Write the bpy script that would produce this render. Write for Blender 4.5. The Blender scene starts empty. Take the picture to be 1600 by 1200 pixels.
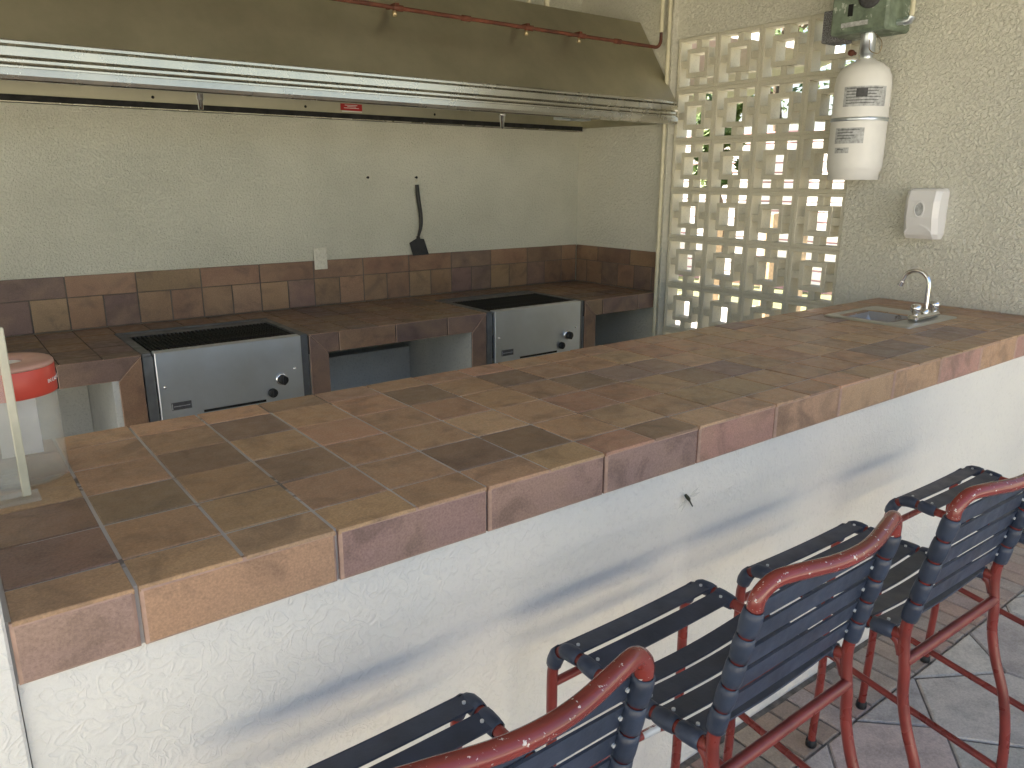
import bpy, bmesh, math, random
from mathutils import Vector, Matrix
random.seed(11)
R = math.radians
sc = bpy.context.scene
C = sc.collection

# ------------------------------------------------------------------ camera, sky, sun, exposure
cam_d = bpy.data.cameras.new('camera'); cam = bpy.data.objects.new('camera', cam_d); C.objects.link(cam)
cam_d.sensor_width = 36.0; cam_d.lens = 26.9; cam_d.clip_start = 0.05; cam_d.clip_end = 2000
_y, _p, _r = 0.65194, -0.26057, 0.00288
fwd = Vector((math.sin(_y)*math.cos(_p), math.cos(_y)*math.cos(_p), math.sin(_p)))
rt = Vector((math.cos(_y), -math.sin(_y), 0)); up = rt.cross(fwd)
rt, up = rt*math.cos(_r)+up*math.sin(_r), up*math.cos(_r)-rt*math.sin(_r)
M = Matrix((rt, up, -fwd)).transposed().to_4x4(); M.translation = Vector((-0.1842, -1.2026, 1.6772))
cam.matrix_world = M
sc.camera = cam

SUN_EL, SUN_AZ = R(46), R(334)          # azimuth clockwise from +Y
world = bpy.data.worlds.new('World'); sc.world = world; world.use_nodes = True
wn = world.node_tree.nodes; wl = world.node_tree.links
sky = wn.new('ShaderNodeTexSky'); sky.sky_type = 'NISHITA'; sky.sun_disc = False
sky.sun_elevation = SUN_EL; sky.sun_rotation = SUN_AZ; sky.air_density = 1.0; sky.dust_density = 2.5
wl.new(sky.outputs[0], wn['Background'].inputs[0]); wn['Background'].inputs[1].default_value = 0.062
sun_d = bpy.data.lights.new('sun', 'SUN'); sun_d.energy = 5.0; sun_d.angle = R(0.6); sun_d.color = (1.0, 0.95, 0.86)
sun = bpy.data.objects.new('sun', sun_d); C.objects.link(sun)
sdir = Vector((math.sin(SUN_AZ)*math.cos(SUN_EL), math.cos(SUN_AZ)*math.cos(SUN_EL), math.sin(SUN_EL)))
sun.rotation_euler = (-sdir).to_track_quat('-Z', 'Y').to_euler()
sc.view_settings.view_transform = 'Standard'; sc.view_settings.look = 'None'
sc.view_settings.gamma = 1.0; sc.view_settings.use_curve_mapping = False
sc.view_settings.exposure = 2.7
sc.view_settings.use_white_balance = True; sc.view_settings.white_balance_temperature = 6850; sc.view_settings.white_balance_tint = 11
sc.cycles.max_bounces = 8; sc.cycles.diffuse_bounces = 5; sc.cycles.transmission_bounces = 8; sc.cycles.transparent_max_bounces = 8
sc.cycles.use_denoising = True
sc.cycles.sample_clamp_indirect = 8.0

# ------------------------------------------------------------------ materials
def newmat(name):
    m = bpy.data.materials.new(name); m.use_nodes = True
    nt = m.node_tree; b = nt.nodes['Principled BSDF']
    return m, nt, b
def N(nt, t, **kw):
    n = nt.nodes.new(t)
    for k, v in kw.items():
        if k in n.inputs: n.inputs[k].default_value = v
        else: setattr(n, k, v)
    return n
def noise(nt, vec, scale, detail=6, rough=0.6, dist=0.0):
    n = N(nt, 'ShaderNodeTexNoise', Scale=scale, Detail=detail, Roughness=rough, Distortion=dist)
    nt.links.new(vec, n.inputs['Vector']); return n.outputs['Fac']
def ramp(nt, fac, stops):
    r = nt.nodes.new('ShaderNodeValToRGB'); nt.links.new(fac, r.inputs[0])
    e = r.color_ramp.elements
    while len(e) < len(stops): e.new(0.5)
    for i, (p, c) in enumerate(stops):
        e[i].position = p; e[i].color = (c if isinstance(c, tuple) else (c, c, c)) + (1,)
    return r.outputs[0]
def mix(nt, a, b, fac, mode='MIX'):
    m = nt.nodes.new('ShaderNodeMix'); m.data_type = 'RGBA'; m.blend_type = mode
    for s, v in ((6, a), (7, b)):
        if isinstance(v, tuple): m.inputs[s].default_value = v + (1,)
        else: nt.links.new(v, m.inputs[s])
    if isinstance(fac, (int, float)): m.inputs[0].default_value = fac
    else: nt.links.new(fac, m.inputs[0])
    return m.outputs[2]
def math_(nt, op, a, b):
    m = nt.nodes.new('ShaderNodeMath'); m.operation = op
    for i, v in enumerate((a, b)):
        if isinstance(v, (int, float)): m.inputs[i].default_value = v
        else: nt.links.new(v, m.inputs[i])
    return m.outputs[0]
def bump(nt, b, h, strength, dist):
    n = N(nt, 'ShaderNodeBump', Strength=strength, Distance=dist)
    nt.links.new(h, n.inputs['Height']); nt.links.new(n.outputs[0], b.inputs['Normal'])
def coords(nt, which='Object'):
    return nt.nodes.new('ShaderNodeTexCoord').outputs[which]
def obj_vec(nt):
    """object coordinates moved by a random offset for each object, so that no two pieces share a pattern"""
    oi = nt.nodes.new('ShaderNodeObjectInfo')
    s = math_(nt, 'MULTIPLY', oi.outputs['Random'], 37.0)
    a = nt.nodes.new('ShaderNodeVectorMath'); a.operation = 'ADD'
    nt.links.new(coords(nt), a.inputs[0]); nt.links.new(s, a.inputs[1])
    return a.outputs[0], oi

def stucco(name, col, col2, lump=60.0, strength=0.7, dist=0.006, streak=False, dirt=0.25):
    m, nt, b = newmat(name); v = coords(nt)
    big = noise(nt, v, 1.7, 3, 0.65); c = mix(nt, col, col2, ramp(nt, big, [(0.35, 0.0), (0.72, 1.0)]))
    fine = noise(nt, v, lump*1.1, 2, 0.7)
    c = mix(nt, c, tuple(x*0.55 for x in col2), math_(nt, 'MULTIPLY', ramp(nt, fine, [(0.54, 0.0), (0.72, 1.0)]), dirt))
    nt.links.new(c, b.inputs['Base Color']); b.inputs['Roughness'].default_value = 0.72
    b.inputs['Specular IOR Level'].default_value = 0.3
    d = N(nt, 'ShaderNodeTexNoise', Scale=lump, Detail=3.0, Roughness=0.68, Distortion=0.5); nt.links.new(v, d.inputs['Vector'])
    h = d.outputs['Fac']
    if streak:
        st = noise(nt, v, lump*0.5, 1, 0.5, 1.2)
        h = math_(nt, 'ADD', h, math_(nt, 'MULTIPLY', ramp(nt, st, [(0.44, 0.0), (0.5, 1.0), (0.57, 0.1)]), 0.45))
    else:
        h = ramp(nt, h, [(0.36, 0.0), (0.50, 0.55), (0.66, 1.0)])
    bump(nt, b, h, strength, dist)
    return m
M_bar = stucco('stucco_bar_front', (0.83, 0.80, 0.725), (0.78, 0.745, 0.69), 54, 0.42, 0.006, True, 0.14)
M_back = stucco('stucco_back_wall', (0.70, 0.695, 0.60), (0.60, 0.60, 0.515), 85, 1.0, 0.006, False, 0.42)
M_side = stucco('stucco_side_wall', (0.80, 0.78, 0.68), (0.75, 0.735, 0.64), 58, 1.0, 0.0075, False, 0.15)
M_block = stucco('painted_block', (0.68, 0.645, 0.53), (0.58, 0.55, 0.45), 120, 0.5, 0.002, False, 0.35)
M_niche = stucco('plaster_niche', (0.62, 0.62, 0.58), (0.48, 0.49, 0.48), 70, 0.5, 0.003, False, 0.4)
M_ceil = stucco('ceiling_paint', (0.52, 0.50, 0.43), (0.46, 0.44, 0.38), 90, 0.4, 0.003)

def tile_mat():
    m, nt, b = newmat('rustic_tile'); v, oi = obj_vec(nt)
    base = oi.outputs['Color']
    n1 = noise(nt, v, 9, 4, 0.6, 0.8); n2 = noise(nt, v, 5.0, 3, 0.55, 0.3); n3 = noise(nt, v, 220, 2, 0.7)
    c = mix(nt, base, (0.075, 0.05, 0.042), math_(nt, 'MULTIPLY', ramp(nt, n1, [(0.48, 0.0), (0.68, 1.0)]), 0.46))
    c = mix(nt, c, (0.42, 0.28, 0.17), math_(nt, 'MULTIPLY', ramp(nt, n2, [(0.42, 0.0), (0.68, 1.0)]), 0.28))
    hs = nt.nodes.new('ShaderNodeHueSaturation'); nt.links.new(c, hs.inputs['Color'])
    nt.links.new(ramp(nt, n3, [(0.25, 0.78), (0.75, 1.24)]), hs.inputs['Value'])
    nt.links.new(hs.outputs[0], b.inputs['Base Color'])
    rr = ramp(nt, noise(nt, v, 30, 4), [(0.3, 0.30), (0.7, 0.50)]); nt.links.new(rr, b.inputs['Roughness'])
    b.inputs['Specular IOR Level'].default_value = 0.42
    bump(nt, b, noise(nt, v, 90, 3, 0.65), 0.25, 0.003)
    return m
M_tile = tile_mat()

def simple(name, col, rough=0.5, metal=0.0, var=0.25, scale=12, bstr=0.0, bscale=80, bdist=0.002, spec=0.5, wear=None, objrand=False):
    m, nt, b = newmat(name)
    v = obj_vec(nt)[0] if objrand else coords(nt)
    n = noise(nt, v, scale, 3, 0.6)
    c = mix(nt, tuple(x*(1-var) for x in col), tuple(min(1, x*(1+var)) for x in col), ramp(nt, n, [(0.3, 0.0), (0.7, 1.0)]))
    if wear:
        wcol, lo, wscale = wear
        c = mix(nt, c, wcol, ramp(nt, noise(nt, v, wscale, 6, 0.7), [(lo, 0.0), (lo+0.03, 1.0)]))
    nt.links.new(c, b.inputs['Base Color'])
    r2 = ramp(nt, noise(nt, v, scale*1.7, 2), [(0.3, max(0.03, rough*0.8)), (0.7, min(1, rough*1.2))]); nt.links.new(r2, b.inputs['Roughness'])
    b.inputs['Metallic'].default_value = metal; b.inputs['Specular IOR Level'].default_value = spec
    if bstr: bump(nt, b, noise(nt, v, bscale, 3, 0.65), bstr, bdist)
    return m
M_grout = simple('grout', (0.50, 0.475, 0.46), 0.9, 0, 0.15, 5, 0.5, 200, 0.002, 0.3, ((0.20, 0.17, 0.15), 0.56, 3.0))
M_rim = simple('pale_tile_rim', (0.47, 0.31, 0.24), 0.6, 0, 0.25, 20, 0.3, 90)  # paler colour for the chamfered rims of edge tiles
M_groutd = simple('grout_dark', (0.10, 0.085, 0.075), 0.9, 0, 0.4, 5, 0.5, 200)
def steel(name, col, rough, scale_v, var=0.12, bs=0.05):
    m, nt, b = newmat(name); v = coords(nt)
    mp = nt.nodes.new('ShaderNodeMapping'); mp.inputs['Scale'].default_value = scale_v; nt.links.new(v, mp.inputs['Vector'])
    n = noise(nt, mp.outputs[0], 30, 4, 0.6); n2 = noise(nt, v, 4, 6, 0.65)
    c = mix(nt, tuple(x*(1-var) for x in col), col, ramp(nt, n2, [(0.3, 0.0), (0.65, 1.0)]))
    nt.links.new(c, b.inputs['Base Color']); b.inputs['Metallic'].default_value = 1.0
    rr = math_(nt, 'ADD', math_(nt, 'MULTIPLY', n2, 0.16), rough-0.08); nt.links.new(rr, b.inputs['Roughness'])
    if bs: bump(nt, b, math_(nt, 'ADD', n, math_(nt, 'MULTIPLY', n2, 1.5)), bs, 0.002)
    return m
M_steel = steel('brushed_steel', (0.72, 0.78, 0.86), 0.34, (1, 1, 14))  # blue tint in the colour stands in for reflected sky
M_hood = steel('hood_steel', (0.52, 0.495, 0.385), 0.48, (14, 1, 1), 0.18)
M_trim = steel('hood_trim_steel', (0.56, 0.54, 0.48), 0.27, (0.5, 6, 6), 0.2, 0.0)
M_chrome = steel('chrome', (0.85, 0.85, 0.86), 0.12, (1, 1, 1), 0.03)
M_sinksteel = steel('sink_steel', (0.6, 0.6, 0.6), 0.3, (8, 1, 1))
M_flange = simple('grey_flange', (0.16, 0.165, 0.17), 0.5, 0.6, 0.2, 10)
M_black = simple('black_plastic', (0.010, 0.010, 0.011), 0.55, 0, 0.3, 30)
M_iron = simple('grate_iron', (0.012, 0.011, 0.010), 0.75, 0.2, 0.4, 30, 0.3, 120)
M_dark = simple('dark_gap', (0.010, 0.010, 0.010), 0.8)
M_red = simple('red_enamel', (0.20, 0.033, 0.026), 0.30, 0, 0.25, 9, 0.08, 60, 0.002, 0.5, ((0.42, 0.30, 0.26), 0.74, 70))
M_redworn = simple('chipped_red_enamel', (0.20, 0.033, 0.026), 0.22, 0, 0.18, 9, 0.1, 60, 0.002, 0.6, ((0.62, 0.55, 0.50), 0.625, 80))
M_navy = simple('navy_vinyl', (0.032, 0.044, 0.072), 0.42, 0, 0.25, 14, 0.25, 160, 0.0015, 0.45)
M_rivet = simple('rivet', (0.6, 0.62, 0.62), 0.4, 0.2)
M_redpipe = simple('rust_red_pipe', (0.12, 0.034, 0.018), 0.65, 0, 0.45, 14, 0.4, 90)
M_conduit = simple('painted_conduit', (0.66, 0.62, 0.46), 0.6, 0, 0.12, 10, 0.2, 60)
M_white = simple('white_enamel', (0.80, 0.79, 0.77), 0.35, 0, 0.05, 6, 0.05, 40, 0.002, 0.5, ((0.34, 0.28, 0.24), 0.76, 30))
M_plastic = simple('white_plastic', (0.80, 0.79, 0.80), 0.32, 0, 0.03, 6)
M_green = simple('green_paint', (0.17, 0.22, 0.165), 0.5, 0, 0.4, 14, 0.3, 40, 0.003, 0.5, ((0.48, 0.52, 0.46), 0.60, 16))
M_foam = simple('grey_foam', (0.20, 0.20, 0.215), 0.95, 0, 0.9, 160, 0.9, 140, 0.006)
M_print = simple('grey_print', (0.46, 0.47, 0.48), 0.6, 0, 0.35, 60)
M_printg = simple('mid_print', (0.20, 0.205, 0.21), 0.6, 0, 0.5, 60)
M_printd = simple('dark_print', (0.06, 0.06, 0.065), 0.6, 0, 0.3, 60)
M_reddial = simple('red_dial', (0.55, 0.02, 0.03), 0.4)
M_sticker = simple('red_sticker', (0.42, 0.016, 0.018), 0.45)
M_redlabel = simple('red_label', (0.62, 0.075, 0.05), 0.4, 0, 0.05)
M_lid = simple('tan_lid', (0.52, 0.30, 0.24), 0.5, 0, 0.1)
M_brass = simple('brass', (0.45, 0.36, 0.22), 0.4, 0.9, 0.2)
M_brick = None
def paver(name, bscale=70):
    m, nt, b = newmat(name); v, oi = obj_vec(nt)
    n1 = noise(nt, v, 12, 6, 0.65); n2 = noise(nt, v, 140, 4, 0.7)
    c = mix(nt, oi.outputs['Color'], (0.09, 0.085, 0.08), math_(nt, 'MULTIPLY', ramp(nt, n1, [(0.45, 0.0), (0.75, 1.0)]), 0.45))
    hs = nt.nodes.new('ShaderNodeHueSaturation'); nt.links.new(c, hs.inputs['Color'])
    nt.links.new(ramp(nt, n2, [(0.25, 0.75), (0.75, 1.25)]), hs.inputs['Value'])
    nt.links.new(hs.outputs[0], b.inputs['Base Color']); b.inputs['Roughness'].default_value = 0.85
    bump(nt, b, math_(nt, 'ADD', noise(nt, v, bscale, 6, 0.7), n1), 0.5, 0.004)
    return m
M_paver = paver('paver_stone')
M_joint = simple('sand_joint', (0.15, 0.135, 0.12), 0.95, 0, 0.5, 30, 0.6, 150)
M_deck = simple('pale_concrete', (0.42, 0.40, 0.36), 0.85, 0, 0.2, 1.2, 0.3, 60)
M_ground = simple('dry_lawn', (0.15, 0.16, 0.07), 0.95, 0, 0.4, 2.0, 0.6, 50)
M_siding = simple('white_siding', (0.80, 0.76, 0.74), 0.6, 0, 0.06, 3)
M_pink = simple('pink_gap_shade', (0.55, 0.33, 0.33), 0.7, 0, 0.1, 3)  # pink painted in for the shadow lines between clapboards
M_metalroof = simple('white_roof', (0.66, 0.66, 0.64), 0.6, 0, 0.1, 3)
M_roofing = simple('grey_shingle', (0.10, 0.09, 0.085), 0.9, 0, 0.3, 10, 0.4, 30)
M_cream = simple('cream_render', (0.84, 0.78, 0.66), 0.7, 0, 0.05, 1)
M_wood = simple('tan_timber', (0.40, 0.29, 0.17), 0.6, 0, 0.3, 18, 0.3, 60)
M_bark = simple('bark', (0.12, 0.09, 0.06), 0.9, 0, 0.4, 12, 0.8, 25)
M_insect = simple('dragonfly_body', (0.03, 0.035, 0.015), 0.5)
def leafmat():
    m, nt, b = newmat('leaf'); v = coords(nt)
    c = ramp(nt, noise(nt, v, 2.2, 4), [(0.3, (0.05, 0.10, 0.02)), (0.7, (0.14, 0.20, 0.05))])
    nt.links.new(c, b.inputs['Base Color']); b.inputs['Roughness'].default_value = 0.55
    b.inputs['Transmission Weight'].default_value = 0.0
    return m
M_leaf = leafmat()
def clear(name, tint, alpha):
    m, nt, b = newmat(name)
    b.inputs['Base Color'].default_value = tint + (1,); b.inputs['Roughness'].default_value = 0.06
    b.inputs['Specular IOR Level'].default_value = 0.6
    v = coords(nt); r = ramp(nt, noise(nt, v, 14, 5), [(0.3, alpha*0.85), (0.75, min(1, alpha*1.2))])
    nt.links.new(r, b.inputs['Alpha'])
    return m
M_clear = clear('clear_plastic', (0.75, 0.75, 0.68), 0.20)
M_acry = clear('clear_acrylic', (0.80, 0.80, 0.74), 0.22)
M_edge = clear('acrylic_edge', (0.78, 0.76, 0.60), 0.72)
M_wing = clear('insect_wing', (0.6, 0.6, 0.45), 0.16)

# ------------------------------------------------------------------ mesh helpers
class MB:
    def __init__(s): s.v = []; s.f = []; s.sm = []; s.mi = []; s.cur = 0
    def add(s, vs, fs, smooth=False):
        o = len(s.v); s.v += [tuple(v) for v in vs]
        for f in fs: s.f.append(tuple(i+o for i in f)); s.sm.append(smooth); s.mi.append(s.cur)
    def box(s, lo, hi, ch=0.0, mat=None):
        x0, y0, z0 = lo; x1, y1, z1 = hi
        if ch <= 0:
            vs = [(x, y, z) for x in (x0, x1) for y in (y0, y1) for z in (z0, z1)]
            fs = [(0, 1, 3, 2), (4, 6, 7, 5), (0, 4, 5, 1), (2, 3, 7, 6), (0, 2, 6, 4), (1, 5, 7, 3)]
        else:
            vs = []; idx = {}
            for i, x in enumerate((x0, x1)):
                for j, y in enumerate((y0, y1)):
                    for k, z in enumerate((z0, z1)):
                        sx, sy, sz = (1, -1)[i]*ch, (1, -1)[j]*ch, (1, -1)[k]*ch
                        for a, p in enumerate(((x, y+sy, z+sz), (x+sx, y, z+sz), (x+sx, y+sy, z))):
                            idx[i, j, k, a] = len(vs); vs.append(p)
            fs = []
            for i in (0, 1):
                q = [idx[i, j, k, 0] for j, k in ((0, 0), (0, 1), (1, 1), (1, 0))]; fs.append(tuple(q if i == 0 else q[::-1]))
            for j in (0, 1):
                q = [idx[i, j, k, 1] for i, k in ((0, 0), (1, 0), (1, 1), (0, 1))]; fs.append(tuple(q if j == 0 else q[::-1]))
            for k in (0, 1):
                q = [idx[i, j, k, 2] for i, j in ((0, 0), (0, 1), (1, 1), (1, 0))]; fs.append(tuple(q if k == 0 else q[::-1]))
            for j in (0, 1):
                for k in (0, 1): fs.append((idx[0, j, k, 1], idx[1, j, k, 1], idx[1, j, k, 2], idx[0, j, k, 2]))
            for i in (0, 1):
                for k in (0, 1): fs.append((idx[i, 0, k, 0], idx[i, 1, k, 0], idx[i, 1, k, 2], idx[i, 0, k, 2]))
            for i in (0, 1):
                for j in (0, 1): fs.append((idx[i, j, 0, 0], idx[i, j, 1, 0], idx[i, j, 1, 1], idx[i, j, 0, 1]))
            for i in (0, 1):
                for j in (0, 1):
                    for k in (0, 1): fs.append((idx[i, j, k, 0], idx[i, j, k, 1], idx[i, j, k, 2]))
        if mat is not None: vs = [mat @ Vector(v) for v in vs]
        s.add(vs, fs); return s
    def plate(s, poly, t, ch=0.0, rim=0):
        """convex polygon in XY, top at z=0, chamfered rim, thickness t"""
        n = len(poly); c = Vector((sum(p[0] for p in poly)/n, sum(p[1] for p in poly)/n))
        ins = []
        for i in range(n):
            p = Vector(poly[i][:2]); a = (Vector(poly[i-1][:2])-p).normalized(); b = (Vector(poly[(i+1) % n][:2])-p).normalized()
            w = (a+b); 
            if w.length < 1e-4: w = (c-p)
            w.normalize(); sn = abs(a.x*w.y-a.y*w.x) or 1
            ins.append(p+w*(ch/max(sn, 0.3)))
        vs = [(p[0], p[1], -t) for p in poly]+[(p[0], p[1], -ch) for p in poly]+[(p.x, p.y, 0) for p in ins]
        fs = [tuple(range(2*n, 3*n))]
        for i in range(n):
            j = (i+1) % n
            fs += [(i, j, n+j, n+i), (n+i, n+j, 2*n+j, 2*n+i)]
        s.add(vs, fs)
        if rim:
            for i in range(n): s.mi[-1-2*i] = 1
        return s
    def tube(s, pts, r, seg=12, cap=True, rf=None):
        pts = [Vector(p) for p in pts]; n = len(pts); rings = []
        t0 = (pts[1]-pts[0]).normalized(); u = t0.orthogonal().normalized()
        for i, p in enumerate(pts):
            t = ((pts[min(i+1, n-1)]-pts[max(i-1, 0)])).normalized()
            u = (u-t*u.dot(t)).normalized(); w = t.cross(u)
            rr = rf(i/(n-1)) if rf else (r[i] if isinstance(r, (list, tuple)) else r)
            rings.append([p+(u*math.cos(a)+w*math.sin(a))*rr for a in [2*math.pi*k/seg for k in range(seg)]])
        vs = [q for g in rings for q in g]; fs = []
        for i in range(n-1):
            for k in range(seg):
                fs.append((i*seg+k, i*seg+(k+1) % seg, (i+1)*seg+(k+1) % seg, (i+1)*seg+k))
        s.add(vs, fs, True)
        if cap:
            s.add(rings[0], [tuple(range(seg))[::-1]]); s.add(rings[-1], [tuple(range(seg))])
        return s
    def lathe(s, prof, center=(0, 0, 0), seg=32, axis='Z', a0=0, a1=2*math.pi):
        full = abs(a1-a0-2*math.pi) < 1e-6; m = seg if full else seg+1; vs = []
        for (r, h) in prof:
            for k in range(m):
                a = a0+(a1-a0)*k/seg; x, y = r*math.cos(a), r*math.sin(a)
                p = {'Z': (x, y, h), 'Y': (x, h, y), 'X': (h, x, y)}[axis]
                vs.append((p[0]+center[0], p[1]+center[1], p[2]+center[2]))
        fs = []
        for i in range(len(prof)-1):
            for k in range(seg):
                k2 = (k+1) % m; fs.append((i*m+k, i*m+k2, (i+1)*m+k2, (i+1)*m+k))
        s.add(vs, fs, True); return s
    def prism(s, prof, x0, x1, axis='X'):
        """closed profile of (y,z), extruded along X"""
        n = len(prof); vs = [(x, p[0], p[1]) for x in (x0, x1) for p in prof]
        fs = [(i, (i+1) % n, n+(i+1) % n, n+i) for i in range(n)]+[tuple(range(n))[::-1], tuple(range(n, 2*n))]
        s.add(vs, fs); return s
    def mesh(s, name, mats):
        me = bpy.data.meshes.new(name); me.from_pydata(s.v, [], s.f)
        for m in (mats if isinstance(mats, (list, tuple)) else [mats]): me.materials.append(m)
        me.polygons.foreach_set('use_smooth', s.sm); me.polygons.foreach_set('material_index', s.mi)
        bm = bmesh.new(); bm.from_mesh(me); bmesh.ops.recalc_face_normals(bm, faces=bm.faces); bm.to_mesh(me); bm.free()
        me.update(); return me
    def build(s, name, mats, parent=None):
        return link(name, s.mesh(name, mats), parent)
def link(name, me, parent=None, mw=None, color=None):
    o = bpy.data.objects.new(name, me); C.objects.link(o)
    if mw is not None: o.matrix_local = mw
    if parent: o.parent = parent
    if color: o.color = tuple(color)+(1,)
    return o
def tag(o, label=None, cat=None, group=None, kind=None):
    if label: o['label'] = label
    if cat: o['category'] = cat
    if group: o['group'] = group
    if kind: o['kind'] = kind
    return o
def thing(name, label, cat, loc=(0, 0, 0), group=None):
    o = bpy.data.objects.new(name, None); o.empty_display_size = 0.1; C.objects.link(o); o.location = loc
    return tag(o, label, cat, group)
def part(name, mb, m, parent):
    """mesh given in world coordinates, hung under a parent standing at parent.location (no rotation)"""
    o = mb.build(name, m); o.parent = parent
    o.location = -chain(parent)
    return o
def chain(p):
    v = Vector((0, 0, 0))
    while p: v += p.location; p = p.parent
    return v
def smooth_path(pts, n=6):
    pts = [Vector(p) for p in pts]; P = [pts[0]*2-pts[1]]+pts+[pts[-1]*2-pts[-2]]; out = []
    for i in range(1, len(P)-2):
        a, b, c, d = P[i-1:i+3]
        for k in range(n):
            t = k/n; out.append(0.5*((2*b)+(c-a)*t+(2*a-5*b+4*c-d)*t*t+(3*b-a-3*c+d)*t**3))
    out.append(pts[-1]); return out
_pl = {}
def plate_obj(name, poly, t, ch, mat, parent, origin, axes, color, matkey='t'):
    """one tile: polygon in local XY, axes=(u,v,n) world unit vectors, origin = world position of local 0 on the face"""
    if parent.name.startswith('grill_counter'): color = tuple(c_*BACK_TILE_TONE for c_ in color)
    key = (name, matkey, round(t, 4), round(ch, 4), tuple((round(p[0], 4), round(p[1], 4)) for p in poly))
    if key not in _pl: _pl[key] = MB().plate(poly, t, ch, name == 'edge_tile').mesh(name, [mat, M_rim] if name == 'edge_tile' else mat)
    u, v, n = [Vector(a) for a in axes]
    m = Matrix((u, v, n)).transposed().to_4x4() @ Matrix.Rotation(random.gauss(0, 0.0035), 4, 'X') @ Matrix.Rotation(random.gauss(0, 0.0035), 4, 'Y')
    m.translation = Vector(origin)-chain(parent)
    o = bpy.data.objects.new(name, _pl[key]); C.objects.link(o); o.parent = parent; o.matrix_local = m
    o.color = tuple(color)+(1,)
    return o
def rect(w, h): return [(-w/2, -h/2), (w/2, -h/2), (w/2, h/2), (-w/2, h/2)]
def subtract(r, holes):
    out = [r]
    for (a0, a1, b0, b1) in holes:
        nxt = []
        for (x0, x1, y0, y1) in out:
            if a0 >= x1 or a1 <= x0 or b0 >= y1 or b1 <= y0: nxt.append((x0, x1, y0, y1)); continue
            if a0 > x0: nxt.append((x0, a0, y0, y1))
            if a1 < x1: nxt.append((a1, x1, y0, y1))
            m0, m1 = max(x0, a0), min(x1, a1)
            if b0 > y0: nxt.append((m0, m1, y0, b0))
            if b1 < y1: nxt.append((m0, m1, b1, y1))
        out = nxt
    return out
XA, YA, ZA = Vector((1, 0, 0)), Vector((0, 1, 0)), Vector((0, 0, 1))
FLAT = (XA, YA, ZA)
FRONT = (XA, ZA, -YA)          # faces -Y
SIDE = (-YA, ZA, -XA)          # faces -X

# tile palette, real surface colours
TAN = (0.49, 0.305, 0.185); BRN = (0.41, 0.25, 0.155); OLV = (0.43, 0.275, 0.165); RST = (0.42, 0.245, 0.16)
PUR = (0.27, 0.18, 0.155); DRK = (0.28, 0.18, 0.125); ORG = (0.46, 0.275, 0.175); PNK = (0.44, 0.25, 0.195); MAU = (0.34, 0.215, 0.18)
BACK_TILE_TONE = 0.55          # multiplies the grill counter tile colours, darker than the bar tiles
def jit(c, a=0.12):
    k = 1+random.uniform(-a, a); return tuple(max(0.01, x*k*(1+random.uniform(-a, a)*0.4)) for x in c)

P = 0.168
BT = 1.063          # top of the bar
GAP = 0.0066

# ------------------------------------------------------------------ large structure
g = MB().box((-150, -150, -0.5), (150, 150, -0.06)).build('ground', M_ground); tag(g, kind='structure')
g = MB().box((-9, -14, -0.3), (9, 9, -0.022)).build('terrace', M_deck); tag(g, kind='structure')
floor = MB().box((-3.2, -2.4, -0.02), (5.2, 3.5, -0.007)).build('patio_floor', M_joint); tag(floor, kind='structure')

WY, WX, SX = 3.316, 3.937, 3.895
kf = MB().box((-3.2, 0.16, -0.0065), (3.93, 3.31, 0.004)).build('kitchen_floor', M_deck); tag(kf, kind='structure')
bw = MB().box((-4.2, WY, -0.02), (SX+0.002, WY+0.2, 2.96)).build('back_wall', M_back)
tag(bw, 'cream stucco back wall behind the grills, below and above the hood', 'wall')
SY, BP, ZTOP = 2.423, 0.318, 2.565
ENDY = SY-4*BP
rw = thing('side_wall', 'pale textured stucco side wall holding the pierced block screen, sink end', 'wall', (WX, 0, 0))
part('corner_pier', MB().box((SX, SY+0.012, -0.02), (SX+0.19, WY+0.2, 2.96)), M_side, rw)
part('lintel', MB().box((WX, ENDY+0.001, ZTOP), (WX+0.148, SY+0.012, 2.96)), M_side, rw)
part('sink_end_wall', MB().box((WX, -0.35, -0.02), (WX+0.15, ENDY, 2.96)), M_side, rw)
rf = thing('roof', 'flat roof slab with a deep fascia over the outdoor kitchen', 'roof', (0, 0, 2.96))
part('ceiling', MB().box((-4.0, -1.25, 2.962), (4.5, 3.7, 3.1)), M_ceil, rf)
part('fascia', MB().box((-4.0, -1.40, 2.88), (4.5, -1.252, 3.14)), M_ceil, rf)
col = MB().box((-0.62, -0.004, -0.02), (-0.1725, 0.30, 2.96), 0.004).build('pillar', M_bar)
tag(col, 'cream stucco pillar at the left end of the bar front', 'pillar')

# floor: a soldier course of bricks along the bar, irregular slabs beyond
bx = 0.32
while bx < 3.93:
    w = 0.098
    c = random.choice([(0.36, 0.28, 0.23), (0.40, 0.31, 0.25), (0.33, 0.265, 0.23), (0.39, 0.325, 0.28), (0.37, 0.27, 0.22)])
    plate_obj('brick', rect(w-0.007, 0.192), 0.02, 0.004, M_paver, floor, (bx+w/2, -0.104, random.uniform(-0.0015, 0.0015)), FLAT, jit(c), 'p')
    bx += w
def clip(poly, a, b, c):      # keep a*x+b*y<=c
    out = []
    for i in range(len(poly)):
        p, q = poly[i], poly[(i+1) % len(poly)]
        dp, dq = a*p[0]+b*p[1]-c, a*q[0]+b*q[1]-c
        if dp <= 0: out.append(p)
        if dp*dq < 0:
            t = dp/(dp-dq); out.append((p[0]+(q[0]-p[0])*t, p[1]+(q[1]-p[1])*t))
    return out
seeds = [(0.3+i*0.42+(0.2 if j % 2 else 0)+random.uniform(-.13, .13), -0.40-j*0.36+random.uniform(-.1, .1)) for i in range(-1, 12) for j in range(-1, 6)]
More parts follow.
